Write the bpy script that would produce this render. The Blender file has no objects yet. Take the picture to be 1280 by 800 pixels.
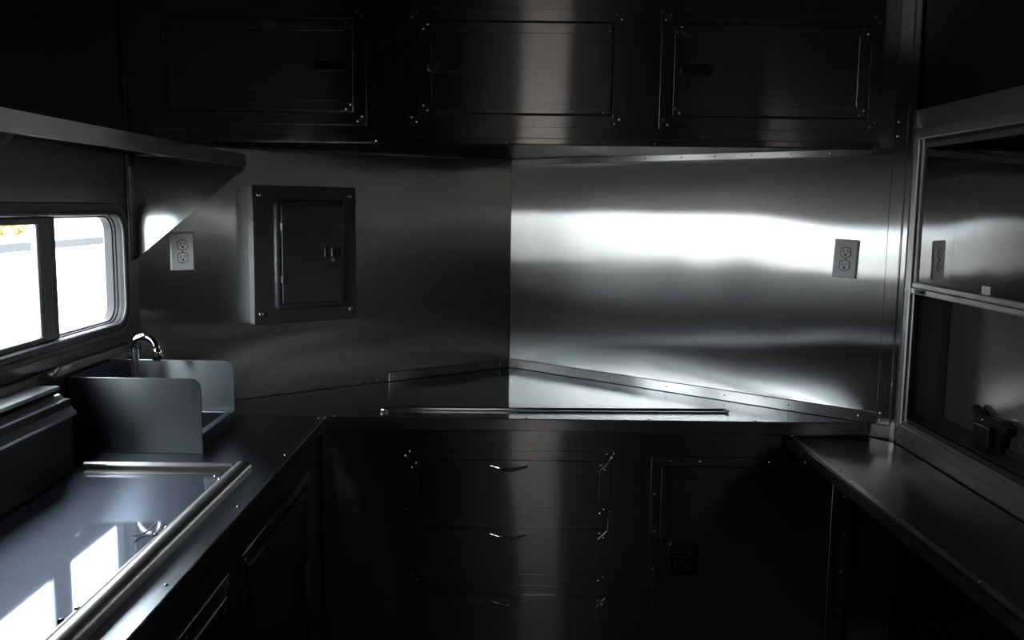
import bpy, bmesh, math, random
from mathutils import Vector, Matrix
random.seed(7)
C = bpy.context.scene.collection
S = bpy.context.scene
PI = math.pi

# ------------------------------------------------------------------ camera
FPX = 1139.0
PIT, YAW, ROL, ZC = 0.1237, -0.0006, 0.0124, 1.546
cam_d = bpy.data.cameras.new('camera')
cam = bpy.data.objects.new('camera', cam_d); C.objects.link(cam)
cam_d.sensor_fit = 'HORIZONTAL'; cam_d.sensor_width = 36.0
cam_d.lens = 36.0 * FPX / 1280.0
cam_d.clip_start = 0.02; cam_d.clip_end = 400
fw = Vector((-math.sin(YAW)*math.cos(PIT), math.cos(YAW)*math.cos(PIT), -math.sin(PIT)))
rt = Vector((math.cos(YAW), math.sin(YAW), 0)); up = rt.cross(fw)
r2 = rt*math.cos(ROL) + up*math.sin(ROL); u2 = -rt*math.sin(ROL) + up*math.cos(ROL)
cam.matrix_world = Matrix(((r2.x, u2.x, -fw.x, 0), (r2.y, u2.y, -fw.y, 0), (r2.z, u2.z, -fw.z, ZC), (0, 0, 0, 1)))
S.camera = cam

# ------------------------------------------------------------------ daylight
w = bpy.data.worlds.new('overcast_sky'); S.world = w; w.use_nodes = True
bg = w.node_tree.nodes['Background']
bg.inputs[0].default_value = (0.90, 0.95, 1.0, 1); bg.inputs[1].default_value = 20.0
w.cycles.sampling_method = 'MANUAL'; w.cycles.sample_map_resolution = 64
def sky_portal(name, loc, rot, sx, sy):
    """marks a window opening so the sky behind it is sampled cleanly; gives off no light of its own"""
    l = bpy.data.lights.new(name, 'AREA'); l.shape = 'RECTANGLE'; l.size = sx; l.size_y = sy
    l.cycles.is_portal = True
    o = bpy.data.objects.new(name, l); C.objects.link(o); o.location = loc; o.rotation_euler = rot
sky_portal('side_window_sky_portal', (-1.175, 2.18, 1.357), (0, -PI/2, 0), .32, .88)     # faces +x
sky_portal('rear_door_sky_portal', (.23, -1.755, 1.635), (PI/2, 0, PI), .36, .65)       # faces +y
S.view_settings.view_transform = 'Standard'; S.view_settings.look = 'None'
S.view_settings.gamma = 1.0; S.view_settings.use_curve_mapping = False
S.view_settings.exposure = 0.0

# ------------------------------------------------------------------ materials
def nmat(name):
    m = bpy.data.materials.new(name); m.use_nodes = True
    return m, m.node_tree.nodes, m.node_tree.links, m.node_tree.nodes['Principled BSDF']

def plain(name, col, rough=.5, metal=0.0, var=.12, scale=30., bump=0.0, spec=.5):
    m, N, L, b = nmat(name)
    b.inputs['Specular IOR Level'].default_value = spec
    tc = N.new('ShaderNodeTexCoord'); nz = N.new('ShaderNodeTexNoise')
    nz.inputs['Scale'].default_value = scale; nz.inputs['Detail'].default_value = 4
    L.new(tc.outputs['Object'], nz.inputs['Vector'])
    mx = N.new('ShaderNodeMix'); mx.data_type = 'RGBA'
    mx.inputs[6].default_value = tuple(c*(1-var) for c in col) + (1,)
    mx.inputs[7].default_value = tuple(min(1, c*(1+var)) for c in col) + (1,)
    L.new(nz.outputs['Fac'], mx.inputs[0]); L.new(mx.outputs[2], b.inputs['Base Color'])
    b.inputs['Roughness'].default_value = rough; b.inputs['Metallic'].default_value = metal
    if bump:
        bp = N.new('ShaderNodeBump'); bp.inputs['Distance'].default_value = bump
        L.new(nz.outputs['Fac'], bp.inputs['Height']); L.new(bp.outputs['Normal'], b.inputs['Normal'])
    return m

def brushed(name, col, rough=.4, aniso=.9, streak=.10, wave=0.0, wave_scale=2.0, wave_stretch=(1, 1, 1), sharp=None, fine=None):
    """Brushed sheet metal; UV u runs across the grain, so highlights spread across it."""
    m, N, L, b = nmat(name)
    uv = N.new('ShaderNodeUVMap'); uv.uv_map = 'UVMap'
    mp = N.new('ShaderNodeMapping'); mp.inputs['Scale'].default_value = (260, 5, 1)
    nz = N.new('ShaderNodeTexNoise'); nz.inputs['Scale'].default_value = 1.0; nz.inputs['Detail'].default_value = 3
    L.new(uv.outputs[0], mp.inputs[0]); L.new(mp.outputs[0], nz.inputs['Vector'])
    tc = N.new('ShaderNodeTexCoord'); n2 = N.new('ShaderNodeTexNoise')
    n2.inputs['Scale'].default_value = 5.0; n2.inputs['Detail'].default_value = 5; n2.inputs['Roughness'].default_value = .65
    L.new(tc.outputs['Object'], n2.inputs['Vector'])
    mx = N.new('ShaderNodeMix'); mx.data_type = 'RGBA'
    mx.inputs[6].default_value = tuple(c*(1-streak) for c in col) + (1,)
    mx.inputs[7].default_value = tuple(min(1, c*(1+streak)) for c in col) + (1,)
    L.new(nz.outputs['Fac'], mx.inputs[0]); L.new(mx.outputs[2], b.inputs['Base Color'])
    mr = N.new('ShaderNodeMapRange'); mr.inputs['From Min'].default_value = .3; mr.inputs['From Max'].default_value = .7
    mr.inputs['To Min'].default_value = rough*.97; mr.inputs['To Max'].default_value = rough*1.03
    L.new(n2.outputs['Fac'], mr.inputs['Value']); L.new(mr.outputs[0], b.inputs['Roughness'])
    b.inputs['Metallic'].default_value = 1.0
    b.inputs['Anisotropic'].default_value = aniso
    tg = N.new('ShaderNodeTangent'); tg.direction_type = 'UV_MAP'; tg.uv_map = 'UVMap'
    L.new(tg.outputs[0], b.inputs['Tangent'])
    nrm = None
    if wave:
        mw = N.new('ShaderNodeMapping'); mw.inputs['Scale'].default_value = wave_stretch
        L.new(tc.outputs['Object'], mw.inputs[0])
        n3 = N.new('ShaderNodeTexNoise'); n3.inputs['Scale'].default_value = wave_scale; n3.inputs['Detail'].default_value = 0.5
        L.new(mw.outputs[0], n3.inputs['Vector'])
        bp = N.new('ShaderNodeBump'); bp.inputs['Distance'].default_value = wave
        L.new(n3.outputs['Fac'], bp.inputs['Height']); nrm = bp.outputs['Normal']
        L.new(nrm, b.inputs['Normal'])
    if fine:                                    # (share, spread across / along the grain) of the crisp lobe, then spreads of the soft lobe
        sh, ax_, ay_, bx_, by_ = fine
        lobes = []
        for px, py in ((bx_, by_), (ax_, ay_)):
            g = N.new('ShaderNodeBsdfAnisotropic'); g.distribution = 'BECKMANN'
            q = math.sqrt(px*py)
            g.inputs['Roughness'].default_value = math.sqrt(q); g.inputs['Anisotropy'].default_value = q/px - 1.0
            L.new(mx.outputs[2], g.inputs['Color']); L.new(tg.outputs[0], g.inputs['Tangent'])
            if nrm: L.new(nrm, g.inputs['Normal'])
            lobes.append(g)
        ms = N.new('ShaderNodeMixShader'); ms.inputs[0].default_value = sh
        L.new(lobes[0].outputs[0], ms.inputs[1]); L.new(lobes[1].outputs[0], ms.inputs[2])
        L.new(ms.outputs[0], N['Material Output'].inputs['Surface'])
    if sharp:                                   # (share, roughness) of a polished lobe over the brushed one
        g = N.new('ShaderNodeBsdfPrincipled'); g.inputs['Metallic'].default_value = 1
        g.inputs['Roughness'].default_value = sharp[1]
        L.new(mx.outputs[2], g.inputs['Base Color'])
        if nrm: L.new(nrm, g.inputs['Normal'])
        ms = N.new('ShaderNodeMixShader'); ms.inputs[0].default_value = sharp[0]
        L.new(b.outputs[0], ms.inputs[1]); L.new(g.outputs[0], ms.inputs[2])
        L.new(ms.outputs[0], N['Material Output'].inputs['Surface'])
    return m

def glass(name, tint=(.95, .97, .97), extra=0.0):
    m, N, L, b = nmat(name)
    N.remove(b)
    ge = N.new('ShaderNodeNewGeometry'); dt = N.new('ShaderNodeVectorMath'); dt.operation = 'DOT_PRODUCT'
    L.new(ge.outputs['Normal'], dt.inputs[0]); L.new(ge.outputs['Incoming'], dt.inputs[1])
    def mth(op, a, b2=None):
        n = N.new('ShaderNodeMath'); n.operation = op
        for i, v in enumerate((a, b2)):
            if v is None: continue
            if isinstance(v, (int, float)): n.inputs[i].default_value = v
            else: L.new(v, n.inputs[i])
        return n.outputs[0]
    c = mth('ABSOLUTE', dt.outputs['Value']); o = mth('SUBTRACT', 1.0, c)
    f = mth('ADD', mth('MULTIPLY', mth('POWER', o, 5.0), .96), .04+extra)
    tr = N.new('ShaderNodeBsdfTransparent'); tr.inputs[0].default_value = tint + (1,)
    gl = N.new('ShaderNodeBsdfGlossy'); gl.inputs['Roughness'].default_value = .02
    ms = N.new('ShaderNodeMixShader')
    L.new(f, ms.inputs[0]); L.new(tr.outputs[0], ms.inputs[1]); L.new(gl.outputs[0], ms.inputs[2])
    L.new(ms.outputs[0], N['Material Output'].inputs['Surface'])
    return m

STEEL = (.56, .57, .57)
M = dict(
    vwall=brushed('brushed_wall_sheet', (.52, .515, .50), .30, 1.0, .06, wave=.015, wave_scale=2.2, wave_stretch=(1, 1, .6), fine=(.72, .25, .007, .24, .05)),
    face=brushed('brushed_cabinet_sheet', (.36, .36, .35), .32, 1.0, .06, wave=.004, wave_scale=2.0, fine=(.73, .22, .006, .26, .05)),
    trim=brushed('brushed_trim', (.40, .40, .39), .31, .8, .06, fine=(.65, .3, .02, .35, .08)),
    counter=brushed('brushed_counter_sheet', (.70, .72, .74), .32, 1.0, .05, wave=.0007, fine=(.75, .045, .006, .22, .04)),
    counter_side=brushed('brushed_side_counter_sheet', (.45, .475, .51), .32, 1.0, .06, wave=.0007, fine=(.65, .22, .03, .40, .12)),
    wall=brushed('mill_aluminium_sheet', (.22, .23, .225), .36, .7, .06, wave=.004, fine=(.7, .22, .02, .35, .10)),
    splash=brushed('splash_sheet', (.27, .29, .315), .32, .6, .1, fine=(.6, .22, .03, .35, .15)),
    plate=brushed('polished_plate', (.22, .255, .335), .50, .3, .06, sharp=(.68, .045)),
    rim=brushed('rolled_rim_steel', (.43, .42, .40), .31, .3, .08),
    bracket=brushed('bracket_sheet', (.26, .27, .27), .16, .5, .05),
    dark_shaded_steel=plain('dark_shaded_steel', (.05, .052, .055), .4, .6),  # on the sink basin this dark tone is painted shade
    shelf=brushed('shelf_sheet', (.21, .21, .20), .36, .7, .06, fine=(.7, .07, .02, .30, .1)),
    hood=brushed('flue_steel', (.58, .60, .63), .31, .5, .1),
    chrome=plain('chrome', (.85, .86, .87), .06, 1.0, .02),
    rivet=plain('rivet_steel', (.75, .75, .74), .25, 1.0, .05),
    winframe=plain('dark_bronze_frame', (.13, .133, .135), .40, .4, .15),
    sash=plain('grey_sash_aluminium', (.22, .22, .22), .45, .2, .1),
    alu=brushed('window_aluminium', (.55, .55, .54), .35, .5, .08),
    rubber=plain('black_rubber_and_gap_shade', (.012, .012, .013), .55),
    black=plain('black_plastic', (.008, .008, .009), .35, 0, .1),
    black_gloss=plain('black_gloss_plastic', (.02, .02, .021), .2, 0, .1),
    plastic=plain('white_plastic_and_lit_edge', (.78, .78, .76), .38, 0, .03),
    slot=plain('outlet_slot', (.01, .01, .01), .6),
    panel=plain('grey_panel_enamel', (.046, .049, .049), .32, .1, .08, 60, .0002),
    panel_light=plain('lit_box_metal', (.42, .43, .43), .45, .6, .05),
    label=plain('paper_and_lit_strip', (.75, .74, .70), .7, 0, .03),
    film=plain('curl_white', (.8, .8, .8), .5, 0, .02),
    floor=plain('dark_vinyl_floor', (.04, .04, .042), .5, 0, .3, 12),
    hatch=plain('hatch_sheet', (.46, .44, .40), .17, .9, .05, 20),
    glass=glass('window_glass'),
    mirror_glass=glass('reflective_glass', (.55, .56, .55), .38),
    tinted=glass('tinted_glass', (.43, .405, .385)),
    concrete=plain('pale_concrete', (.50, .49, .47), .9, 0, .08, .5, spec=0),
    asphalt=plain('asphalt', (.046, .047, .049), .9, 0, .15, 3, spec=0),
    leaf=plain('golden_leaf', (.34, .30, .09), .8, 0, .4, 4),
    bark=plain('bark', (.08, .06, .04), .9),
)

# ------------------------------------------------------------------ mesh helpers
MW = {}
class MB:
    def __init__(s): s.bm = bmesh.new()
    def hexa(s, P):
        v = [s.bm.verts.new(p) for p in P]
        for f in ((0, 3, 2, 1), (4, 5, 6, 7), (0, 1, 5, 4), (1, 2, 6, 5), (2, 3, 7, 6), (3, 0, 4, 7)):
            s.bm.faces.new([v[i] for i in f])
        return s
    def box(s, x0, x1, y0, y1, z0, z1):
        return s.hexa([(x0, y0, z0), (x1, y0, z0), (x1, y1, z0), (x0, y1, z0), (x0, y0, z1), (x1, y0, z1), (x1, y1, z1), (x0, y1, z1)])
    def prism(s, poly, off):
        """poly: list of 3-D points (planar); off: extrusion vector"""
        off = Vector(off); a = [s.bm.verts.new(p) for p in poly]; b = [s.bm.verts.new(Vector(p)+off) for p in poly]
        n = len(a)
        s.bm.faces.new(a[::-1]); s.bm.faces.new(b)
        for i in range(n):
            s.bm.faces.new((a[i], a[(i+1) % n], b[(i+1) % n], b[i]))
        return s
    def frame(s, x0, x1, z0, z1, t, y0, y1, tb=None):
        """mitred rectangular frame in the local xz plane, strip width t (tb top/bottom)"""
        tb = t if tb is None else tb
        o = [(x0, z0), (x1, z0), (x1, z1), (x0, z1)]; i = [(x0+t, z0+tb), (x1-t, z0+tb), (x1-t, z1-tb), (x0+t, z1-tb)]
        for k in range(4):
            q = [o[k], o[(k+1) % 4], i[(k+1) % 4], i[k]]
            s.prism([(a, y0, b) for a, b in q], (0, y1-y0, 0))
        return s
    def tube(s, path, r, seg=10, caps=True, closed=False):
        pts = [Vector(p) for p in path]; n = len(pts); rr = r if isinstance(r, (list, tuple)) else [r]*n
        rings = []; prev = None
        for i in range(n):
            if closed: d = (pts[(i+1) % n]-pts[i-1])
            else: d = pts[min(i+1, n-1)]-pts[max(i-1, 0)]
            d.normalize()
            if prev is None:
                a = d.orthogonal().normalized()
            else:
                a = (prev - d*prev.dot(d))
                a = a.normalized() if a.length > 1e-6 else d.orthogonal().normalized()
            prev = a; b = d.cross(a)
            rings.append([s.bm.verts.new(pts[i]+(a*math.cos(2*PI*k/seg)+b*math.sin(2*PI*k/seg))*rr[i]) for k in range(seg)])
        for i in range(n if closed else n-1):
            A, B = rings[i], rings[(i+1) % n]
            for k in range(seg):
                s.bm.faces.new((A[k], A[(k+1) % seg], B[(k+1) % seg], B[k]))
        if caps and not closed:
            s.bm.faces.new(rings[0][::-1]); s.bm.faces.new(rings[-1])
        return s
    def loft(s, loops, close=True, capA=False, capB=False):
        R = [[s.bm.verts.new(p) for p in lp] for lp in loops]; n = len(R[0])
        for a, b in zip(R[:-1], R[1:]):
            for k in range(n if close else n-1):
                s.bm.faces.new((a[k], a[(k+1) % n], b[(k+1) % n], b[k]))
        if capA: s.bm.faces.new(R[0][::-1])
        if capB: s.bm.faces.new(R[-1])
        return s
    def dome(s, c, n, r, h=None, seg=8):
        """rivet head at c facing n"""
        c = Vector(c); n = Vector(n).normalized(); h = r*.55 if h is None else h
        a = n.orthogonal().normalized(); b = n.cross(a)
        loops = []
        for t, k in ((0, 1.0), (.55, .88), (.9, .5)):
            loops.append([c+n*h*t+(a*math.cos(2*PI*j/seg)+b*math.sin(2*PI*j/seg))*r*k for j in range(seg)])
        return s.loft(loops, capA=True, capB=True)
    def build(s, name, mat, parent=None, grain=(0, 0, 1), bevel=0.0, seg=1, smooth=None, local=False, mtx=None):
        bm = s.bm
        bmesh.ops.recalc_face_normals(bm, faces=bm.faces)
        if bevel:
            ed = [e for e in bm.edges if len(e.link_faces) == 2 and e.calc_face_angle(0) > .5]
            bmesh.ops.bevel(bm, geom=ed, offset=bevel, segments=seg, affect='EDGES', clamp_overlap=True, profile=.5)
        pm = MW.get(parent.name) if parent is not None else Matrix()
        me = mtx if mtx is not None else pm
        inv = me.inverted()
        if not local: bmesh.ops.transform(bm, matrix=inv, verts=bm.verts)
        gl = Vector(grain)
        if not local: gl = inv.to_3x3() @ gl
        gl.normalize()
        uvl = bm.loops.layers.uv.new('UVMap')
        for f in bm.faces:
            n = f.normal
            g = gl - n*gl.dot(n)
            if g.length < .2:
                g = Vector((0, 0, 1)) - n*n.z
                if g.length < .2: g = Vector((1, 0, 0)) - n*n.x
            g.normalize(); t = g.cross(n)
            for lp in f.loops:
                lp[uvl].uv = (lp.vert.co.dot(t), lp.vert.co.dot(g))
            if smooth: f.smooth = True
        me_d = bpy.data.meshes.new(name); bm.to_mesh(me_d); bm.free()
        if smooth and smooth is not True: me_d.set_sharp_from_angle(angle=smooth)
        o = bpy.data.objects.new(name, me_d); C.objects.link(o)
        me_d.materials.append(M[mat] if isinstance(mat, str) else mat)
        if parent is not None:
            o.parent = parent; MW[o.name] = pm
        else:
            o.matrix_world = me; MW[o.name] = me
        return o

def thing(name, label, cat, loc=(0, 0, 0), rz=0.0, group=None, mtx=None):
    o = bpy.data.objects.new(name, None); C.objects.link(o); o.empty_display_size = .05
    m = mtx if mtx is not None else Matrix.Translation(loc) @ Matrix.Rotation(rz, 4, 'Z')
    o.matrix_world = m; MW[o.name] = m
    o['label'] = label; o['category'] = cat
    if group: o['group'] = group
    return o
def tag(o, label, cat, group=None):
    o['label'] = label; o['category'] = cat
    if group: o['group'] = group
    return o
def struct(o, label=None):
    o['kind'] = 'structure'
    if label: o['label'] = label
    return o
def stuff(o): o['kind'] = 'stuff'; return o
def at(x, y, z): return Matrix.Translation((x, y, z))
def rrect(x0, x1, z0, z1, r, n=6):
    out = []
    for cx, cz, a0 in ((x1-r, z1-r, 0), (x0+r, z1-r, PI/2), (x0+r, z0+r, PI), (x1-r, z0+r, 1.5*PI)):
        for k in range(n+1):
            a = a0 + PI/2*k/n
            out.append((cx+r*math.cos(a), cz+r*math.sin(a)))
    return out

# ------------------------------------------------------------------ key dimensions (metres)
WL, WR = -1.117, 1.142            # side walls
AX, AY = -0.007, 3.567            # point of the V nose
SR, SL = 0.815, 0.7615            # how fast each nose wall comes back towards the room
ZT = 0.914                        # worktop
DF = 2.682                        # worktop front edge
CX = -0.555                       # edge of the side worktop
ZU = 1.728                        # underside of overhead cabinet
UF = 2.700                        # overhead cabinet face
ZCL = 2.20                        # ceiling
YB = -1.7                         # rear wall
def vr_y(x): return AY - SR*(x-AX)
def vl_y(x): return AY - SL*(AX-x)
NR, NL = math.hypot(1, SR), math.hypot(1, SL)
MR = Matrix.Translation((AX, AY, 0)) @ Matrix.Rotation(-math.atan(SR), 4, 'Z')   # local x right along wall, y outwards, z up
ML = Matrix.Translation((AX, AY, 0)) @ Matrix.Rotation(math.atan(SL), 4, 'Z')
LR = (WR-AX)*NR; LL = (AX-WL)*NL

# ------------------------------------------------------------------ the setting: outside
struct(MB().box(-90, 60, -60, 140, -.60, -.55).build('ground', 'concrete', mtx=at(0, 0, -.6)), 'pale concrete lot outside the window')
struct(MB().box(-24.4, -20.4, -50, 130, -.55, -.53).build('trim_1', 'asphalt', mtx=at(-22, 40, -.55)), 'dark strip of road beyond the lot')

# ------------------------------------------------------------------ the setting: room shell
struct(MB().prism([(WL-.05, YB-.05, -.06), (WR+.05, YB-.05, -.06), (WR+.05, vr_y(WR)+.05, -.06), (AX, AY+.06, -.06), (WL-.05, vl_y(WL)+.05, -.06)], (0, 0, .06)).build('floor', 'floor', mtx=at(0, 1, 0)), 'dark vinyl floor of the trailer')
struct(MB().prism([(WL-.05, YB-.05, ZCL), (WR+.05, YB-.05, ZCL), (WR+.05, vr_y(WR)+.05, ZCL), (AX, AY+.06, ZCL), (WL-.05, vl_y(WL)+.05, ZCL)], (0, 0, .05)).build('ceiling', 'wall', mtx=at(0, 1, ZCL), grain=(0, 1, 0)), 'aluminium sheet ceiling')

# left wall with the slider window opening
OY0, OY1, OZ0, OZ1 = 1.752, 2.609, 1.203, 1.512
b = MB()
y1 = vl_y(WL)+.03
b.box(WL-.05, WL, YB, OY0, 0, ZCL); b.box(WL-.05, WL, OY1, y1, 0, ZCL)
b.box(WL-.05, WL, OY0, OY1, 0, OZ0); b.box(WL-.05, WL, OY0, OY1, OZ1, ZCL)
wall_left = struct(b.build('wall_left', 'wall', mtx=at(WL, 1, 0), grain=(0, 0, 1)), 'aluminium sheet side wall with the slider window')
MB().box(WL, WL+.012, .8, 2.60, 1.118, 1.142).build('ledge_strip', 'trim', wall_left, grain=(0, 1, 0), bevel=.003)
MB().box(WL, WL+.005, 2.655, 2.665, 1.39, 2.19).build('corner_strip', 'wall', wall_left, bevel=.002)
b = MB()
for z in (1.50, 1.60, 1.9): b.dome((WL+.005, 2.66, z), (1, 0, 0), .005)
stuff(b.build('rivets', 'rivet', wall_left, smooth=True))

# right wall with service window opening
PY0, PY1, PZ0, PZ1 = 1.20, 2.585, .945, 1.748
b = MB(); y1 = vr_y(WR)+.02
b.box(WR, WR+.05, YB, PY0, 0, ZCL); b.box(WR, WR+.05, PY1, y1, 0, ZCL)
b.box(WR, WR+.05, PY0, PY1, 0, PZ0); b.box(WR, WR+.05, PY0, PY1, PZ1, ZCL)
wall_right = struct(b.build('wall_right', 'wall', mtx=at(WR, 1, 0), grain=(0, 0, 1)), 'aluminium sheet side wall with the service window')
MB().box(WR-.005, WR, 2.60, 2.628, 0, .86).build('corner_strip', 'trim', wall_right, bevel=.002)

# the two walls of the V nose
b = MB().box(-.06, LR+.03, .004, .05, 0, ZCL)
wall_fr = struct(b.build('wall_front_right', 'wall', local=True, mtx=MR), 'bright brushed steel nose wall beside the service window')
MB().box(0.001, .5605, 0, .004, ZT+.001, ZU).build('panel', 'vwall', wall_fr, local=True, grain=(0, 0, 1))
MB().box(.5605, LR+.005, -.0012, .004, ZT+.001, ZU).build('panel', 'vwall', wall_fr, local=True, grain=(0, 0, 1), bevel=.0006)
MB().box(.002, 1.425, -.006, 0, ZT+.001, ZT+.036).build('bottom_strip', 'trim', wall_fr, local=True, grain=(1, 0, 0), bevel=.0015)
MB().box(.002, 1.43, -.005, 0, ZU-.022, ZU-.001).build('top_strip', 'trim', wall_fr, local=True, grain=(1, 0, 0), bevel=.0015)
MB().box(1.422, 1.462, -.010, 0, ZT+.001, ZCL-.005).build('post_strip', 'vwall', wall_fr, local=True, grain=(0, 0, 1), bevel=.003)
MB().box(1.464, 1.4815, -.014, 0, .86, ZCL-.005).build('corner_strip', 'vwall', wall_fr, local=True, grain=(0, 0, 1), bevel=.003)
b = MB()
for s_ in (.05, .27, .49, .71, .93, 1.15, 1.37): b.dome((s_, -.006, ZT+.019), (0, -1, 0), .004)
for s_ in (.03, .1, .2, .33, .45, .6, .74, .86, .99, 1.12, 1.24, 1.36): b.dome((s_, -.005, ZU-.011), (0, -1, 0), .0035)
for z in (.93, .95, 1.76, 1.80): b.dome((1.435, -.010, z), (0, -1, 0), .005)
stuff(b.build('rivets', 'rivet', wall_fr, local=True, smooth=True))

b = MB().box(-LL-.03, .06, .004, .05, 0, ZCL)
wall_fl = struct(b.build('wall_front_left', 'wall', local=True, mtx=ML), 'dim brushed steel nose wall behind the breaker panel')
MB().box(-.539, -.001, 0, .004, ZT+.001, ZU).build('panel', 'vwall', wall_fl, local=True, grain=(0, 0, 1))
MB().box(-LL-.005, -.539, -.0012, .004, ZT+.001, ZU).build('panel', 'vwall', wall_fl, local=True, grain=(0, 0, 1), bevel=.0006)
MB().box(-.545, -.002, -.006, 0, ZT+.001, ZT+.034).build('bottom_strip', 'trim', wall_fl, local=True, grain=(1, 0, 0), bevel=.0015)
MB().box(-LL+.02, -.002, -.005, 0, ZU-.010, ZU-.001).build('top_strip', 'trim', wall_fl, local=True, grain=(1, 0, 0), bevel=.0015)
b = MB()
for s_ in (.05, .53): b.dome((-s_, -.006, ZT+.018), (0, -1, 0), .005)
for s_ in (.59, .66, .82, .97): b.dome((-s_, -.0012, ZT+.012), (0, -1, 0), .004)
for s_ in (.4, .6, .8, 1.0): b.dome((-s_, -.005, ZU-.005), (0, -1, 0), .003)
stuff(b.build('rivets', 'rivet', wall_fl, local=True, smooth=True))

# rear wall with a glazed entry door
DX0, DX1, DZ0, DZ1 = -.12, .60, .02, 2.02
b = MB()
b.box(WL-.05, DX0, YB-.05, YB, 0, ZCL); b.box(DX1, WR+.05, YB-.05, YB, 0, ZCL)
b.box(DX0, DX1, YB-.05, YB, DZ1, ZCL); b.box(DX0, DX1, YB-.05, YB, 0, DZ0)
struct(b.build('wall_rear', 'wall', mtx=at(0, YB, 0)), 'aluminium sheet rear wall')
GX0, GX1, GZ0, GZ1 = .06, .40, 1.32, 1.95
b = MB()
b.box(DX0, GX0, YB-.045, YB-.005, DZ0, DZ1); b.box(GX1, DX1, YB-.045, YB-.005, DZ0, DZ1)
b.box(GX0, GX1, YB-.045, YB-.005, DZ0, GZ0); b.box(GX0, GX1, YB-.045, YB-.005, GZ1, DZ1)
door = struct(b.build('door_1', 'wall', mtx=at(.24, YB, 0)), 'rear entry door with a tall glazed light')
MB().box(GX0, GX1, YB-.028, YB-.022, GZ0, GZ1).build('pane', 'tinted', door)
MB().frame(GX0-.02, GX1+.02, GZ0-.02, GZ1+.02, .022, YB-.005, YB+.006).build('glazing_frame', 'rubber', door, bevel=.002)
h = MB().tube([(DX0+.08, YB-.005, 1.0), (DX0+.08, YB+.04, 1.0), (DX0+.17, YB+.045, 1.0)], .009).build('door_handle', 'chrome', door, smooth=.6)

# ------------------------------------------------------------------ window_1: sliding window in the left wall
def yz_loop(y0, y1, z0, z1, r, x, n=6): return [(x, a, c) for a, c in rrect(y0, y1, z0, z1, r, n)]
FY0, FY1, FZ0, FZ1 = 1.717, 2.642, 1.172, 1.543
def wl_loop(ins, x, r0=.088): return yz_loop(FY0+ins, FY1-ins, FZ0+ins, FZ1-ins, max(.02, r0-ins), x)
prof = [(0, WL), (0, WL+.007), (.003, WL+.010), (.014, WL+.010), (.017, WL+.007), (.022, WL+.007), (.025, WL+.009), (.031, WL+.009), (.0335, WL+.006), (.0335, WL-.002), (0, WL-.002)]
b = MB(); b.loft([wl_loop(i, x) for i, x in prof])
win1 = struct(b.build('window_1', 'winframe', mtx=at(WL, 2.18, FZ0), smooth=.5), 'dark rounded frame of the sliding window over the sink')
prof = [(.0312, WL-.001), (.0342, WL+.003), (.0352, WL-.004), (.0335, WL-.006), (.0335, WL-.014), (.0365, WL-.016), (.0365, WL-.022), (.0405, WL-.024), (.0405, WL-.045), (.0312, WL-.045)]
MB().loft([wl_loop(i, x) for i, x in prof + prof[:1]]).build('jamb', 'rubber', win1, smooth=.5)
b = MB()
b.loft([yz_loop(2.255, 2.606, 1.207, 1.508, .045, WL-.028), yz_loop(2.255, 2.606, 1.207, 1.508, .045, WL-.023)], capA=True, capB=True)
b.build('pane', 'glass', win1)
MB().box(WL-.034, WL-.012, 2.222, 2.258, 1.208, 1.508).build('mullion', 'winframe', win1, bevel=.002)
b = MB()
b.box(WL-.022, WL-.004, 2.176, 2.221, 1.209, 1.506)
b.box(WL-.022, WL-.004, 1.752, 2.176, 1.490, 1.507); b.box(WL-.022, WL-.004, 1.752, 2.176, 1.208, 1.221)
b.box(WL-.022, WL-.004, 1.752, 1.775, 1.221, 1.490)
sash = b.build('sliding_sash', 'sash', win1, bevel=.002)
MB().box(WL-.016, WL-.011, 1.773, 2.179, 1.219, 1.492).build('pane', 'glass', sash)
MB().box(WL-.021, WL-.008, 2.160, 2.1755, 1.222, 1.489).build('lit_sash_edge', 'plastic', sash, bevel=.0015)  # white strip that paints in the sky-lit edge of the sash
b = MB()
for k in range(9):
    y = 1.83+k*.085
    b.dome((WL+.0095, y, FZ1-.008), (1, 0, 0), .003); b.dome((WL+.0095, y, FZ0+.008), (1, 0, 0), .003)
for z in (1.28, 1.36, 1.44): b.dome((WL+.0095, FY1-.008, z), (1, 0, 0), .003)
stuff(b.build('screws', 'rivet', win1, smooth=True))

# ------------------------------------------------------------------ window_2: service window in the right wall
b = MB()
# flat casing
def yzframe(b, y0, y1, z0, z1, t, x0, x1):
    o = [(y0, z0), (y1, z0), (y1, z1), (y0, z1)]; i = [(y0+t, z0+t), (y1-t, z0+t), (y1-t, z1-t), (y0+t, z1-t)]
    for k in range(4):
        q = [o[k], o[(k+1) % 4], i[(k+1) % 4], i[k]]
        b.prism([(x0, a, c) for a, c in q], (x1-x0, 0, 0))
yzframe(b, 1.13, 2.626, .870, 1.830, .060, WR-.006, WR)
win2 = struct(b.build('window_2', 'alu', mtx=at(WR, 1.9, .87), grain=(0, 1, 0), bevel=.002), 'aluminium framed service window')
b = MB(); yzframe(b, 1.165, 2.609, .905, 1.776, .030, WR-.014, WR-.006)
b.build('inner_casing', 'alu', win2, grain=(0, 1, 0), bevel=.003)
b = MB(); yzframe(b, 1.185, 2.592, .935, 1.758, .012, WR-.010, WR+.1004)
b.build('jamb', 'winframe', win2, bevel=.001)
b = MB(); yzframe(b, 1.197, 2.580, .947, 1.746, .010, WR-.004, WR+.006); yzframe(b, 1.197, 2.580, .947, 1.746, .010, WR+.016, WR+.024)
b.build('track', 'rubber', win2, bevel=.001)
b = MB()
b.box(WR-.014, WR+.008, 1.207, 2.572, 1.317, 1.334); b.box(WR-.010, WR+.008, 1.207, 2.572, 1.334, 1.349)
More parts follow.
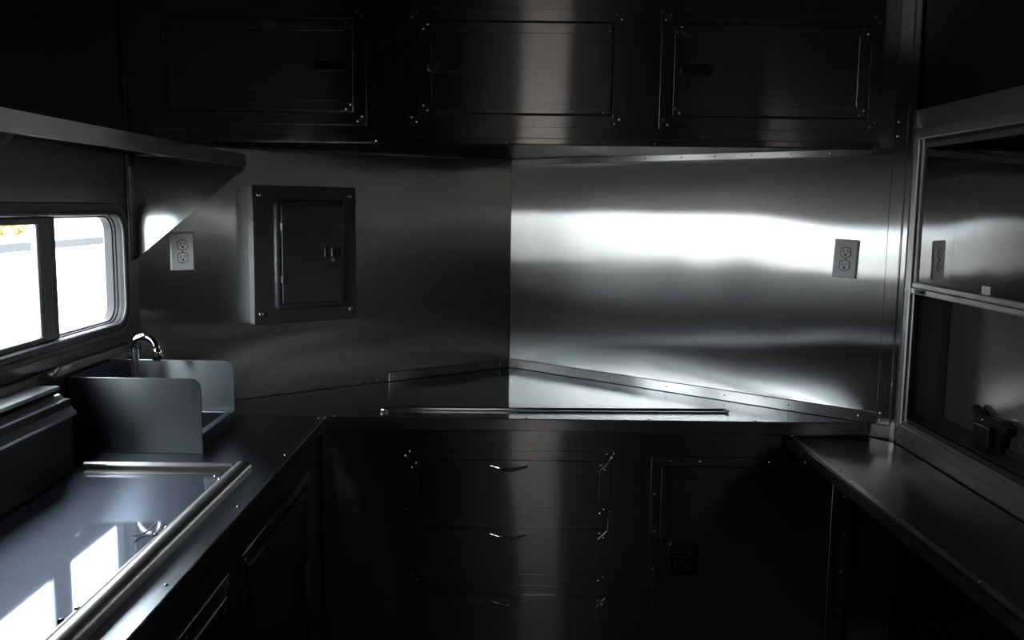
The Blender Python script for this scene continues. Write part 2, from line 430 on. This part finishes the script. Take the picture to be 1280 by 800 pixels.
rail = b.build('meeting_rail', 'alu', win2, grain=(0, 1, 0), bevel=.002)
b = MB(); b.box(WR-.004, WR+.007, 2.556, 2.570, 1.349, 1.736); b.box(WR-.004, WR+.007, 1.207, 2.570, 1.722, 1.736)
b.build('sash_stile', 'winframe', win2, bevel=.001)
sp = MB().box(WR-.001, WR+.004, 1.207, 2.556, 1.347, 1.722).build('pane', 'mirror_glass', win2)
MB().box(WR-.0016, WR-.001, 2.165, 2.205, 1.350, 1.370).build('sticker', 'label', win2)
b = MB().box(WR-.018, WR-.014, 2.48, 2.535, 1.321, 1.331); b.box(WR-.022, WR-.018, 2.49, 2.515, 1.323, 1.329)
b.build('sash_latch', 'black', win2, bevel=.001)

# outside service hatch seen through the lower opening
hatch = thing('service_hatch', 'closed grey service hatch behind the service window', 'hatch', (WR+.10, 1.9, .85))
MB().box(WR+.10, WR+.125, 1.10, 2.72, .84, 1.86).build('hatch_sheet', 'hatch', hatch, bevel=.003)
b = MB(); yzframe(b, 1.20, 2.57, .95, 1.745, .012, WR+.094, WR+.0995)
b.build('seal', 'rubber', hatch)
lt = thing('hatch_latch', 'black paddle latch on the inside of the service hatch', 'latch', (WR+.10, 2.29, .955))
b = MB()
poly = [(2.335, .930), (2.215, .930), (2.212, .965), (2.205, .995), (2.185, 1.005), (2.182, 1.024), (2.215, 1.032), (2.300, 1.026), (2.356, 1.046), (2.366, 1.036), (2.338, 1.008), (2.342, .985), (2.356, .972), (2.345, .955)]
b.prism([(WR+.0935, y, z) for y, z in poly], (-.018, 0, 0))
b.build('body', 'black', lt, bevel=.003)
MB().box(WR+.058, WR+.076, 2.235, 2.315, .955, 1.010).build('paddle', 'black', lt, bevel=.005, seg=2)
b = MB()
for y, z in ((2.30, 1.016), (2.262, 1.008), (2.262, .962)): b.dome((WR+.0745, y, z), (-1, 0, 0), .004)
stuff(b.build('rivets', 'rivet', lt, smooth=True))

# ------------------------------------------------------------------ overhead cabinet
G = .006
oc = thing('overhead_cabinet', 'brushed metal overhead cabinet with three doors across the nose', 'cabinet', (0, UF, ZU))
x1 = 1.094
poly = [(WL+.010, UF+.003, ZU), (1.048, UF+.003, ZU), (AX, AY-.014, ZU), (WL+.010, vl_y(WL+.010)-.014, ZU)]
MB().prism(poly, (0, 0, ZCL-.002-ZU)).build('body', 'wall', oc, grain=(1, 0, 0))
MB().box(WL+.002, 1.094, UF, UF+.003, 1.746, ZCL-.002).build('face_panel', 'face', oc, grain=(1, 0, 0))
b = MB(); b.box(WL+.002, 1.094, UF-.004, UF+.003, ZU-.001, 1.7445); b.box(WL+.002, 1.048, UF+.003, UF+.022, ZU-.0035, ZU-.0005)
b.build('bottom_trim', 'face', oc, grain=(1, 0, 0), bevel=.0012)
b = MB()
for x in (-.75, -.4, -.02, .25, .41, .6, .85, 1.05): b.dome((x, UF-.004, ZU+.004), (0, -1, 0), .0035)
stuff(b.build('rivets', 'rivet', oc, smooth=True))

def rivs(b, x0, x1, z0, z1, y, ins, r=.0042, pairs=True, sp=.022):
    for sx, x in ((1, x0), (-1, x1)):
        for sz, z in ((1, z0), (-1, z1)):
            b.dome((x+sx*ins*.6, y, z+sz*(ins*.6+sp*.6)), (0, -1, 0), r)
            b.dome((x+sx*(ins*.6+sp*.6), y, z+sz*ins*.6), (0, -1, 0), r)

def slam_latch(parent, xc, zc, y, wdt, flip):
    l = MB().loft([[(a, yy, c) for a, c in rrect(xc-wdt/2+i, xc+wdt/2-i, zc-.0155+i, zc+.0155-i, .013-i*.5, 4)] for yy, i in ((y, 0), (y-.006, 0), (y-.009, .003))], capA=True, capB=True).build('latch', 'black', parent, smooth=.6)
    xe = xc + flip*wdt*.28
    MB().box(min(xe, xc+flip*wdt*.44), max(xe, xc+flip*wdt*.44), y-.012, y-.009, zc-.011, zc+.011).build('latch_button', 'black_gloss', l, bevel=.002, seg=2)
    MB().box(min(xe-flip*.006, xc-flip*wdt*.42), max(xe-flip*.006, xc-flip*wdt*.42), y-.0115, y-.009, zc-.011, zc+.011).build('latch_lever', 'black_gloss', l, bevel=.002, seg=2)
    return l

for i, (fx0, fx1, side) in enumerate(((-1.040, -.428, 1), (-.307, .318, -1), (.421, 1.058, -1))):
    fz0, fz1, t = 1.776, 2.108, .033
    MB().frame(fx0, fx1, fz0, fz1, t, UF-.004, UF).build('door_frame', 'face', oc, grain=(1, 0, 0), bevel=.0005)
    dm = MB().box(fx0+t+G, fx1-t-G, UF-.003, UF, fz0+t+G, fz1-t-G).build('door', 'face', oc, grain=(1, 0, 0), bevel=.00025)
    MB().frame(fx0+t+G, fx1-t-G, fz0+t+G, fz1-t-G, .029, UF-.0065, UF-.003).build('door_border', 'face', dm, grain=(1, 0, 0), bevel=.0005)
    MB().box(fx0+t, fx1-t, UF-.0009, UF-.0002, fz0+t, fz1-t).build('door_gap_shade', 'rubber', oc)  # black sheet behind the door that paints the shade in the gap
    xc = (fx1-t-.07) if side > 0 else (fx0+t+.072)
    slam_latch(dm, xc, 1.943, UF-.0030, .100, side)
    b = MB(); rivs(b, fx0, fx1, fz0, fz1, UF-.004, .02); rivs(b, fx0+t, fx1-t, fz0+t, fz1-t, UF-.0065, .02)
    stuff(b.build('rivets', 'rivet', dm, smooth=True))

# ------------------------------------------------------------------ worktop
wt = thing('worktop', 'brushed steel worktop running along the side and into the nose', 'worktop', (CX, DF, ZT-.04))
side = [(WL+.003, .70), (CX, .70), (CX, DF), (WL+.003, DF)]
nose = [(WL+.003, DF+.0004), (AX+(AY-DF)/SR-.004, DF+.0004), (AX, AY-.010), (WL+.003, vl_y(WL)-.008)]
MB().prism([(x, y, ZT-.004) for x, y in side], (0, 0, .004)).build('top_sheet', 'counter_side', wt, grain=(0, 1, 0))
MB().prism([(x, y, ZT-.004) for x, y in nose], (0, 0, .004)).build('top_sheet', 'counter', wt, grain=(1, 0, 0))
b = MB(); b.box(CX-.004, CX+.002, .70, DF-.002, ZT-.037, ZT-.0006); b.box(CX+.002, 1.074, DF-.004, DF+.002, ZT-.037, ZT-.0006)
b.build('front_lip', 'trim', wt, grain=(1, 0, 0), bevel=.002)
b = MB()
for x in (-.53, .05, .42, .74): b.dome((x, DF+.010, ZT), (0, 0, 1), .004)
for y in (1.45, 1.85, 2.25, 2.655): b.dome((CX-.014, y, ZT), (0, 0, 1), .004)
stuff(b.build('rivets', 'rivet', wt, smooth=True))

# ------------------------------------------------------------------ base cabinet in the nose
BF = 2.702
bc = thing('base_cabinet', 'dark brushed metal base cabinet with three drawers and a door under the nose worktop', 'cabinet', (.25, BF, 0))
poly = [(-.572, BF+.003, .001), (1.045, BF+.003, .001), (AX, AY-.014, .001), (-.572, vl_y(-.572)-.014, .001)]
MB().prism(poly, (0, 0, ZT-.006)).build('body', 'wall', bc, grain=(1, 0, 0))
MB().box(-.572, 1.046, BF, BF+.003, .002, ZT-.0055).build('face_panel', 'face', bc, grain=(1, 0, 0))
MB().frame(-.324, .318, .06, .810, .014, BF-.004, BF, .026).build('drawer_frame', 'face', bc, grain=(1, 0, 0), bevel=.0005)
for k, (z0, z1) in enumerate(((.605, .781), (.390, .566), (.175, .351))):
    x0, x1 = -.308, .303
    if k: MB().box(x0, x1, BF-.003, BF, z1+.008, z1+.030).build('drawer_rail', 'face', bc, grain=(1, 0, 0), bevel=.00025)
    dr = MB().box(x0, x1, BF-.006, BF, z0, z1).build('drawer', 'face', bc, grain=(1, 0, 0), bevel=.00025)
    MB().frame(x0, x1, z0, z1, .030, BF-.0095, BF-.006).build('drawer_border', 'face', dr, grain=(1, 0, 0), bevel=.0005)
    hz = z1-.017
    hp = [(-.056+.11*t/10, BF-.010-.022*math.sin(PI*t/10), hz-.004*math.sin(PI*t/10)) for t in range(11)]
    MB().tube(hp, [.0042+.0025*math.sin(PI*t/10) for t in range(11)], 8).build('handle', 'chrome', dr, smooth=.8)
    b = MB(); rivs(b, x0, x1, z0, z1, BF-.0095, .02)
    if k == 0:
        rivs(b, -.324, .318, .60, .812, BF-.004, .014)
        b.dome((-.003, BF-.004, .797), (0, -1, 0), .003)
    stuff(b.build('rivets', 'rivet', dr, smooth=True))
MB().frame(.432, 1.040, .05, .797, .026, BF-.004, BF).build('door_frame', 'face', bc, grain=(1, 0, 0), bevel=.0005)
MB().box(.458, 1.014, BF-.0009, BF-.0002, .076, .771).build('door_gap_shade', 'rubber', bc)  # dark backing, shade of the door gap put into its colour
dm = MB().box(.463, 1.010, BF-.006, BF-.001, .08, .767).build('door', 'face', bc, grain=(1, 0, 0), bevel=.00025)
MB().frame(.463, 1.010, .08, .767, .024, BF-.009, BF-.006).build('door_border', 'face', dm, grain=(1, 0, 0), bevel=.0005)
l = MB().loft([[(a, yy, c) for a, c in rrect(.490+i, .584-i, .424+i, .534-i, .014, 5)] for yy, i in ((BF-.006, 0), (BF-.012, 0), (BF-.016, .004))], capA=True, capB=True).build('latch', 'black', dm, smooth=.6)
MB().box(.508, .566, BF-.024, BF-.016, .44, .505).build('paddle', 'black', l, bevel=.004, seg=2)
b = MB()
for x in (.49, .58, .68, .79, .9): b.dome((x, BF-.004, .784), (0, -1, 0), .0042)
for z in (.2, .32, .44, .56, .68): b.dome((.445, BF-.004, z), (0, -1, 0), .004); b.dome((1.026, BF-.004, z), (0, -1, 0), .004)
stuff(b.build('rivets', 'rivet', bc, smooth=True))

# ------------------------------------------------------------------ side base cabinet under the griddle
SFX = -.576
sc = thing('base_cabinet', 'dark metal side cabinet with two doors under the griddle worktop', 'cabinet', (SFX, 1.6, 0))
poly = [(WL+.014, .72, .001), (SFX-.003, .72, .001), (SFX-.003, vl_y(SFX)-.02, .001), (WL+.014, vl_y(WL+.014)-.02, .001)]
MB().prism(poly, (0, 0, ZT-.006)).build('body', 'wall', sc, grain=(0, 1, 0))
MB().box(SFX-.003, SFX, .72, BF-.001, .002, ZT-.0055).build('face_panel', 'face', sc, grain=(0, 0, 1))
for y0, y1 in ((1.885, 2.535), (1.10, 1.790)):
    b = MB(); yzframe(b, y0, y1, .06, .792, .030, SFX, SFX+.004); b.build('door_frame', 'face', sc, grain=(0, 1, 0), bevel=.0005)
    b = MB().box(SFX+.0002, SFX+.0009, y0+.030, y1-.030, .09, .762); b.build('door_gap_shade', 'rubber', sc)  # black layer painting the shaded gap round the side door
    dm = MB().box(SFX+.001, SFX+.006, y0+.034, y1-.034, .094, .758).build('door', 'face', sc, grain=(0, 0, 1), bevel=.00025)
    b = MB(); yzframe(b, y0+.034, y1-.034, .094, .758, .026, SFX+.006, SFX+.0095); b.build('door_border', 'face', dm, grain=(0, 1, 0), bevel=.0005)
    l = MB().box(SFX+.0062, SFX+.016, y1-.125, y1-.062, .44, .56).build('latch', 'black', dm, bevel=.004, seg=2)
    b = MB()
    for yy in (y0+.015, y0+.25, y1-.25, y1-.015): b.dome((SFX+.004, yy, .778), (1, 0, 0), .004)
    stuff(b.build('rivets', 'rivet', dm, smooth=True))

# ------------------------------------------------------------------ drop-leaf shelf below service window
sh = thing('drop_leaf_shelf', 'narrow metal serving shelf fixed under the service window', 'shelf', (1.0, 2.68, .85))
MB().prism([(.832, 2.678, .868), (.860, 1.15, .868), (WR-.016, 1.15, .868), (WR-.016, 2.612, .868), (1.074, 2.678, .868)], (0, 0, .003)).build('top_sheet', 'shelf', sh, grain=(0, 1, 0))
MB().prism([(.832, 2.678, .841), (.860, 1.15, .841), (.864, 1.15, .841), (.836, 2.678, .841)], (0, 0, .0295)).build('front_lip', 'trim', sh, grain=(0, 1, 0), bevel=.0012)
MB().prism([(.838, 2.66, .8712), (.865, 1.15, .8712), (.883, 1.15, .8712), (.856, 2.66, .8712)], (0, 0, .002)).build('edge_hem', 'trim', sh, grain=(0, 1, 0), bevel=.0008)
b = MB()
for x, y in ((.848, 2.668), (1.06, 2.668), (.855, 1.93), (.866, 1.6), (.858, 2.3)): b.dome((x, y, .8732 if x < 1 else .871), (0, 0, 1), .004)
stuff(b.build('rivets', 'rivet', sh, smooth=True))

# ------------------------------------------------------------------ shelf over the window
SX, SY0, SY1, SZ0, SZ1 = -.782, 1.0, 2.690, 1.650, 1.687
ws = thing('wall_shelf', 'metal wall shelf with front lip above the sliding window', 'shelf', (WL, 1.8, SZ0))
MB().box(WL+.001, SX, SY0, SY1, SZ1-.004, SZ1-.001).build('shelf_board', 'wall', ws, grain=(0, 1, 0))
MB().box(SX, SX+.003, SY0, SY1, SZ0, SZ1).build('front_lip', 'trim', ws, grain=(0, 1, 0), bevel=.0008)
for y in (1.455, 2.684):
    b = MB(); b.prism([(WL+.002, y, 1.372), (WL+.002, y, SZ1-.005), (SX-.001, y, SZ1-.005), (SX-.001, y, SZ0-.004)], (0, .003, 0))
    br = b.build('bracket', 'bracket', ws, grain=(1, 0, 1), bevel=.0006)
    b = MB(); b.box(WL+.001, WL+.004, y-.026, y, 1.39, SZ0-.002); b.box(WL+.03, SX-.03, y-.024, y, SZ1-.008, SZ1-.005)
    b.build('bracket_flange', 'trim', br, bevel=.0006)
    b = MB()
    for xx in (WL+.10, WL+.16): b.dome((xx, y-.012, SZ1-.008), (0, 0, -1), .005)
    for zz in (1.43, 1.51, 1.59): b.dome((WL+.004, y-.013, zz), (1, 0, 0), .004)
    stuff(b.build('rivets', 'rivet', br, smooth=True))

# ------------------------------------------------------------------ breaker panel on the left nose wall
pm = ML @ Matrix.Translation((-.8755, 0, 1.158))
bp_ = thing('breaker_panel', 'dark grey electrical breaker panel with hinged cover door', 'electrical panel', mtx=pm)
hw, hh = .1815, .446
MB().box(-hw+.0015, hw-.0015, -.042, -.0015, .003, hh-.003).build('box', 'panel_light', bp_, local=True, bevel=.001)  # pale tone puts the window's reflection on the box side into the colour
MB().box(-hw, hw, -.045, -.042, 0, hh).build('cover', 'panel', bp_, local=True, bevel=.002)
def xz_loop(x0, x1, z0, z1, r, y): return [(a, y, c) for a, c in rrect(x0, x1, z0, z1, r, 4)]
dx0, dx1, dz0, dz1 = -.113, .135, .046, .402
em = MB().loft([xz_loop(dx0, dx1, dz0, dz1, .014, -.045), xz_loop(dx0+.003, dx1-.003, dz0+.003, dz1-.003, .013, -.052), xz_loop(dx0+.009, dx1-.009, dz0+.009, dz1-.009, .010, -.056),
                xz_loop(dx0+.016, dx1-.016, dz0+.016, dz1-.016, .006, -.056), xz_loop(dx0+.020, dx1-.012, dz0+.018, dz1-.018, .004, -.0525)], capA=True, capB=True)
em = em.build('door_surround', 'panel', bp_, local=True, smooth=.9)
dd = MB().box(dx0+.023, dx1-.014, -.0565, -.0525, dz0+.020, dz1-.020).build('cover_door', 'panel', bp_, local=True, bevel=.0015)
for z in (.145, .315):
    MB().tube([(dx0+.022, -.0565, z-.011), (dx0+.022, -.0565, z+.011)], .004, 8).build('hinge', 'rivet', dd, local=True, smooth=.6)
l = MB().box(.056, .116, -.064, -.0565, .214, .246).build('latch', 'black', dd, local=True, bevel=.002)
MB().box(.078, .083, -.0665, -.064, .217, .243).build('latch_slider', 'panel_light', l, local=True)
MB().tube([(.086, -.0565, .205), (.086, -.060, .205)], .007, 10).build('lock', 'rivet', dd, local=True, smooth=.6)
for sx in (-1, 1):
    for z in (.035, hh-.03):
        MB().dome((sx*(hw-.022), -.045, z), (0, -1, 0), .009, .005, 12).build('screw', 'rivet', bp_, local=True, smooth=True)

# ------------------------------------------------------------------ duplex outlets
def outlet(mtx, label):
    o = thing('power_outlet', label, 'outlet', mtx=mtx, group='duplex outlets on the nose walls')
    b = MB().loft([xz_loop(-.036, .036, -.058, .058, .003, -.0015), xz_loop(-.036, .036, -.058, .058, .003, -.004), xz_loop(-.032, .032, -.054, .054, .003, -.0075)], capA=True, capB=True)
    b.build('cover_plate', 'plastic', o, local=True, smooth=.4)
    for zc in (.0195, -.0195):
        lp = lambda r, y: [(max(-r*.82, min(r*.82, 1.0*r*math.cos(2*PI*k/24)))*1.15, y, zc+r*math.sin(2*PI*k/24)*.98) for k in range(24)]
        MB().loft([lp(.0172, -.0073), lp(.0172, -.0077)], capA=True, capB=True).build('socket_gap', 'slot', o, local=True)
        sk = MB().loft([lp(.0150, -.0075), lp(.0150, -.0100)], capA=True, capB=True).build('socket', 'plastic', o, local=True)
        b = MB(); b.box(-.0075, -.0053, -.0104, -.0099, zc, zc+.0085); b.box(.0053, .0075, -.0104, -.0099, zc+.001, zc+.0078)
        b.box(-.003, .003, -.0104, -.0099, zc-.0095, zc-.0040)
        b.build('slots', 'slot', sk, local=True)
    MB().dome((0, -.0075, 0), (0, -1, 0), .003, .0012, 10).build('screw', 'rivet', o, local=True, smooth=True)
    return o
outlet(ML @ Matrix.Translation((-1.266, 0, 1.398)), 'white duplex outlet on the nose wall beside the breaker panel')
outlet(MR @ Matrix.Translation((1.304, 0, 1.403)) @ Matrix.Rotation(math.radians(2.2), 4, 'Y'), 'slightly tilted duplex outlet on the bright nose wall near the service window')

# ------------------------------------------------------------------ hand sink
KX0, KX1, KY0, KY1, KZ = -1.112, -.778, 2.250, 2.522, .966
sk = thing('hand_sink', 'small steel hand sink with raised side splash guards', 'sink', (-.945, 2.386, ZT))
b = MB()
t = .045
def basin_ring(b, z0, z1):
    b.box(KX0+.004, KX1, KY0+.003, KY0+.024, z0, z1); b.box(KX0+.004, KX1, KY1-.022, KY1-.003, z0, z1)
    b.box(KX1-.020, KX1, KY0+.024, KY1-.022, z0, z1); b.box(KX0+.004, KX0+.11, KY0+.024, KY1-.022, z0, z1)
    return b
basin_ring(b, ZT+.0005, KZ-.004).build('basin_body', 'dark_shaded_steel', sk)  # steel like the rim, its dark reflections put into the colour
basin_ring(MB(), KZ-.004, KZ).build('basin_rim', 'splash', sk, grain=(0, 1, 0), bevel=.001)
MB().box(KX0+.11, KX1-.020, KY0+.024, KY1-.022, ZT+.0005, ZT+.004).build('basin_floor', 'dark_shaded_steel', sk)  # shade inside the basin painted as a darker colour
MB().tube([(-.90, 2.386, ZT+.004), (-.90, 2.386, ZT+.007)], .022, 16).build('drain', 'chrome', sk, smooth=.6)
def guard(y, xl):
    r = .026
    pts = [(xl, y, ZT+.0008), (KX1, y, ZT+.0008), (KX1, y, 1.108-r)] + [(KX1-r+r*math.cos(a), y, 1.108-r+r*math.sin(a)) for a in (PI/8, PI/4, 3*PI/8)] + [(KX1-r, y, 1.108), (xl, y, 1.108)]
    return MB().prism(pts, (0, .003, 0)).build('splash_guard', 'splash', sk, grain=(1, 0, 0), bevel=.0008)
guard(KY0, KX0); guard(KY1-.003, KX0)
MB().box(KX0, KX0+.003, KY0+.003, KY1-.003, ZT+.001, 1.108).build('back_splash', 'splash', sk, grain=(0, 1, 0), bevel=.0006)
MB().box(KX0+.012, KX0+.045, KY0+.09, KY0+.17, KZ, KZ+.0008).build('deck_lit_strip', 'label', sk)  # pale slip: the lit strip of the sink deck, put into colour
fc = thing('faucet', 'chrome gooseneck faucet standing on the hand sink', 'faucet', (-1.012, 2.42, KZ))
MB().tube([(-1.012, 2.42, KZ), (-1.012, 2.42, KZ+.018), (-1.012, 2.42, KZ+.026)], [.022, .020, .013], 16).build('base', 'chrome', fc, smooth=.6)
ar = .031; zc_ = 1.157
path = [(-1.012, 2.42, KZ+.02), (-1.012, 2.42, 1.06), (-1.012, 2.42, 1.13)]
path += [(-1.012+ar-ar*math.cos(PI*k/12), 2.42-.012*k/12, zc_+ar*math.sin(PI*k/12)) for k in range(13)]
path += [(-1.012+2*ar+.002, 2.407, zc_-.014)]
MB().tube(path, .0108, 14).build('spout', 'chrome', fc, smooth=.8)
MB().tube([(-.948, 2.407, 1.158), (-.947, 2.407, 1.150), (-.947, 2.407, 1.130), (-.947, 2.407, 1.126)], [.0112, .0135, .0135, .011], 14).build('aerator', 'chrome', fc, smooth=.6)
MB().tube([(-1.012, 2.42, KZ+.03), (-.985, 2.40, KZ+.045), (-.965, 2.39, KZ+.05)], [.006, .005, .006], 8).build('lever', 'chrome', fc, smooth=.8)

# ------------------------------------------------------------------ griddle
gr = thing('griddle', 'polished steel griddle top with rolled rim set on the side worktop', 'griddle', (-.80, 1.5, ZT))
GXL, GXR, GYN, GYF = -1.00, -.632, 1.02, 2.085
MB().box(GXL, GXR, GYN, GYF, ZT+.0006, .920).build('plate', 'plate', gr, grain=(0, 1, 0))
def rolled(p0, p1, inw, wdt, hgt):
    """rolled rim: half-round bar along p0-p1; inw = unit vector towards the plate"""
    p0, p1, inw = Vector(p0), Vector(p1), Vector(inw); loops = []
    for p in (p0, p1):
        lp = [p + inw*wdt]
        lp += [p + inw*(wdt*.5+wdt*.5*math.cos(a)) + Vector((0, 0, hgt*.45+hgt*.55*math.sin(a))) for a in [PI*k/10 for k in range(11)]]
        lp += [p]
        loops.append(lp)
    return MB().loft(loops, capA=True, capB=True)
rolled((GXR+.022, GYN, ZT+.0008), (GXR+.022, GYF+.012, ZT+.0008), (-1, 0, 0), .042, .027).build('front_rim', 'rim', gr, grain=(0, 1, 0), smooth=.9)
rolled((GXL, GYF+.016, ZT+.0008), (GXR-.018, GYF+.016, ZT+.0008), (0, -1, 0), .026, .024).build('end_rim', 'rim', gr, grain=(1, 0, 0), smooth=.9)
MB().box(GXR-.034, GXR-.0205, GYN, GYF-.012, .9203, .9225).build('edge_strip', 'rim', gr, grain=(0, 1, 0), bevel=.0006)
MB().box(GXL+.01, GXR-.04, GYF-.034, GYF-.012, .9203, .9215).build('edge_strip', 'rim', gr, grain=(1, 0, 0), bevel=.0005)
b = MB()
for x, y in ((-.676, 2.035), (-.660, 2.015), (-.668, 1.66), (-.662, 1.70), (-.670, 1.30), (-.664, 1.34)): b.dome((x, y, .9202), (0, 0, 1), .006, .005)
stuff(b.build('rivets', 'rivet', gr, smooth=True))
# flue riser with sloping hood along the wall
fl = thing('griddle_flue', 'dark steel flue riser with sloping hood behind the griddle', 'griddle flue', (-1.05, 1.5, ZT))
y0, y1 = .95, 2.068
MB().box(-1.098, -1.016, y0, y1, ZT+.0008, 1.094).build('riser', 'dark_shaded_steel', fl, grain=(0, 1, 0), bevel=.002)
prof2 = [(-1.046, 1.105), (-1.040, 1.103), (-1.032, 1.096), (-1.004, 1.062), (-1.004, 1.056), (-1.008, 1.056), (-1.034, 1.089), (-1.044, 1.095)]
MB().prism([(x, y0, z) for x, z in prof2], (0, y1-y0, 0)).build('hood', 'hood', fl, grain=(0, 1, 0), bevel=.0006)
MB().box(-1.099, -1.040, y0, y1, 1.1145, 1.123).build('top_cap', 'hood', fl, grain=(0, 1, 0), bevel=.0015)
MB().box(-1.098, -1.060, y0+.01, y1-.01, 1.0945, 1.114).build('slot_box', 'rubber', fl)
# little white curl
cp = [(-.702+.0035*t, 1.640+.0075*t, .9232+.010*(t/7-.35)**2*3) for t in range(8)]
b = MB(); b.tube(cp, .0017, 6)
tag(b.build('white_curl', 'film', mtx=at(-.69, 1.66, .921), smooth=True), 'small white curl on the griddle edge', 'film scrap')
# little valve on the side wall
vv = thing('gas_valve', 'small dark gas tap on the wall between flue and sink', 'tap', (-1.105, 2.125, 1.134))
MB().tube([(WL+.012, 2.125, 1.134), (WL+.036, 2.125, 1.134)], .009, 12).build('body', 'winframe', vv, smooth=.6)
MB().tube([(WL+.032, 2.125, 1.134), (WL+.034, 2.150, 1.150)], .0035, 8).build('lever', 'rivet', vv, smooth=.6)

# ------------------------------------------------------------------ rod on the worktop
path = [(-.366, 2.758, .9192), (-.382, 2.750, .9192), (-.396, 2.753, .9192), (-.400, 2.763, .9192), (-.390, 2.773, .9192), (-.372, 2.776, .9192), (.1, 2.792, .9192), (.668, 2.811, .9192), (.676, 2.809, .9192), (.679, 2.798, .9192), (.679, 2.788, .9192)]
tag(MB().tube(path, .0050, 8).build('support_rod', 'chrome', mtx=at(.15, 2.79, .9142), smooth=.8), 'long thin steel rod with a hooked end lying on the nose worktop', 'rod')

# ------------------------------------------------------------------ shrubs far outside
def shrub(x, y, r, label):
    t = thing('shrub', label, 'shrub', (x, y, -.55), group='shrubs beyond the lot')
    b = MB()
    for k in range(90):
        a, e, q = random.uniform(0, 2*PI), random.uniform(.1, 1.4), random.uniform(.5, 1)
        c = Vector((x+r*q*math.cos(a)*math.cos(e)*1.3, y+r*q*math.sin(a)*math.cos(e)*1.3, -.45+r*1.1*q*math.sin(e)))
        n = Vector((random.uniform(-1, 1), random.uniform(-1, 1), random.uniform(.2, 1)))
        b.dome(c, n, r*.22, r*.1, 6)
    stuff(b.build('foliage', 'leaf', t, smooth=True))
    MB().tube([(x, y, -.55), (x, y, -.55+r*.6)], r*.1, 6).build('stem', 'bark', t)
for i, (x, y, r) in enumerate(((-29.0, 51.0, .8), (-30.6, 55.2, .9), (-33.5, 58.4, 1.1), (-35.6, 63.2, 1.0))):
    shrub(x, y, r, 'round golden shrub on the far side of the road')
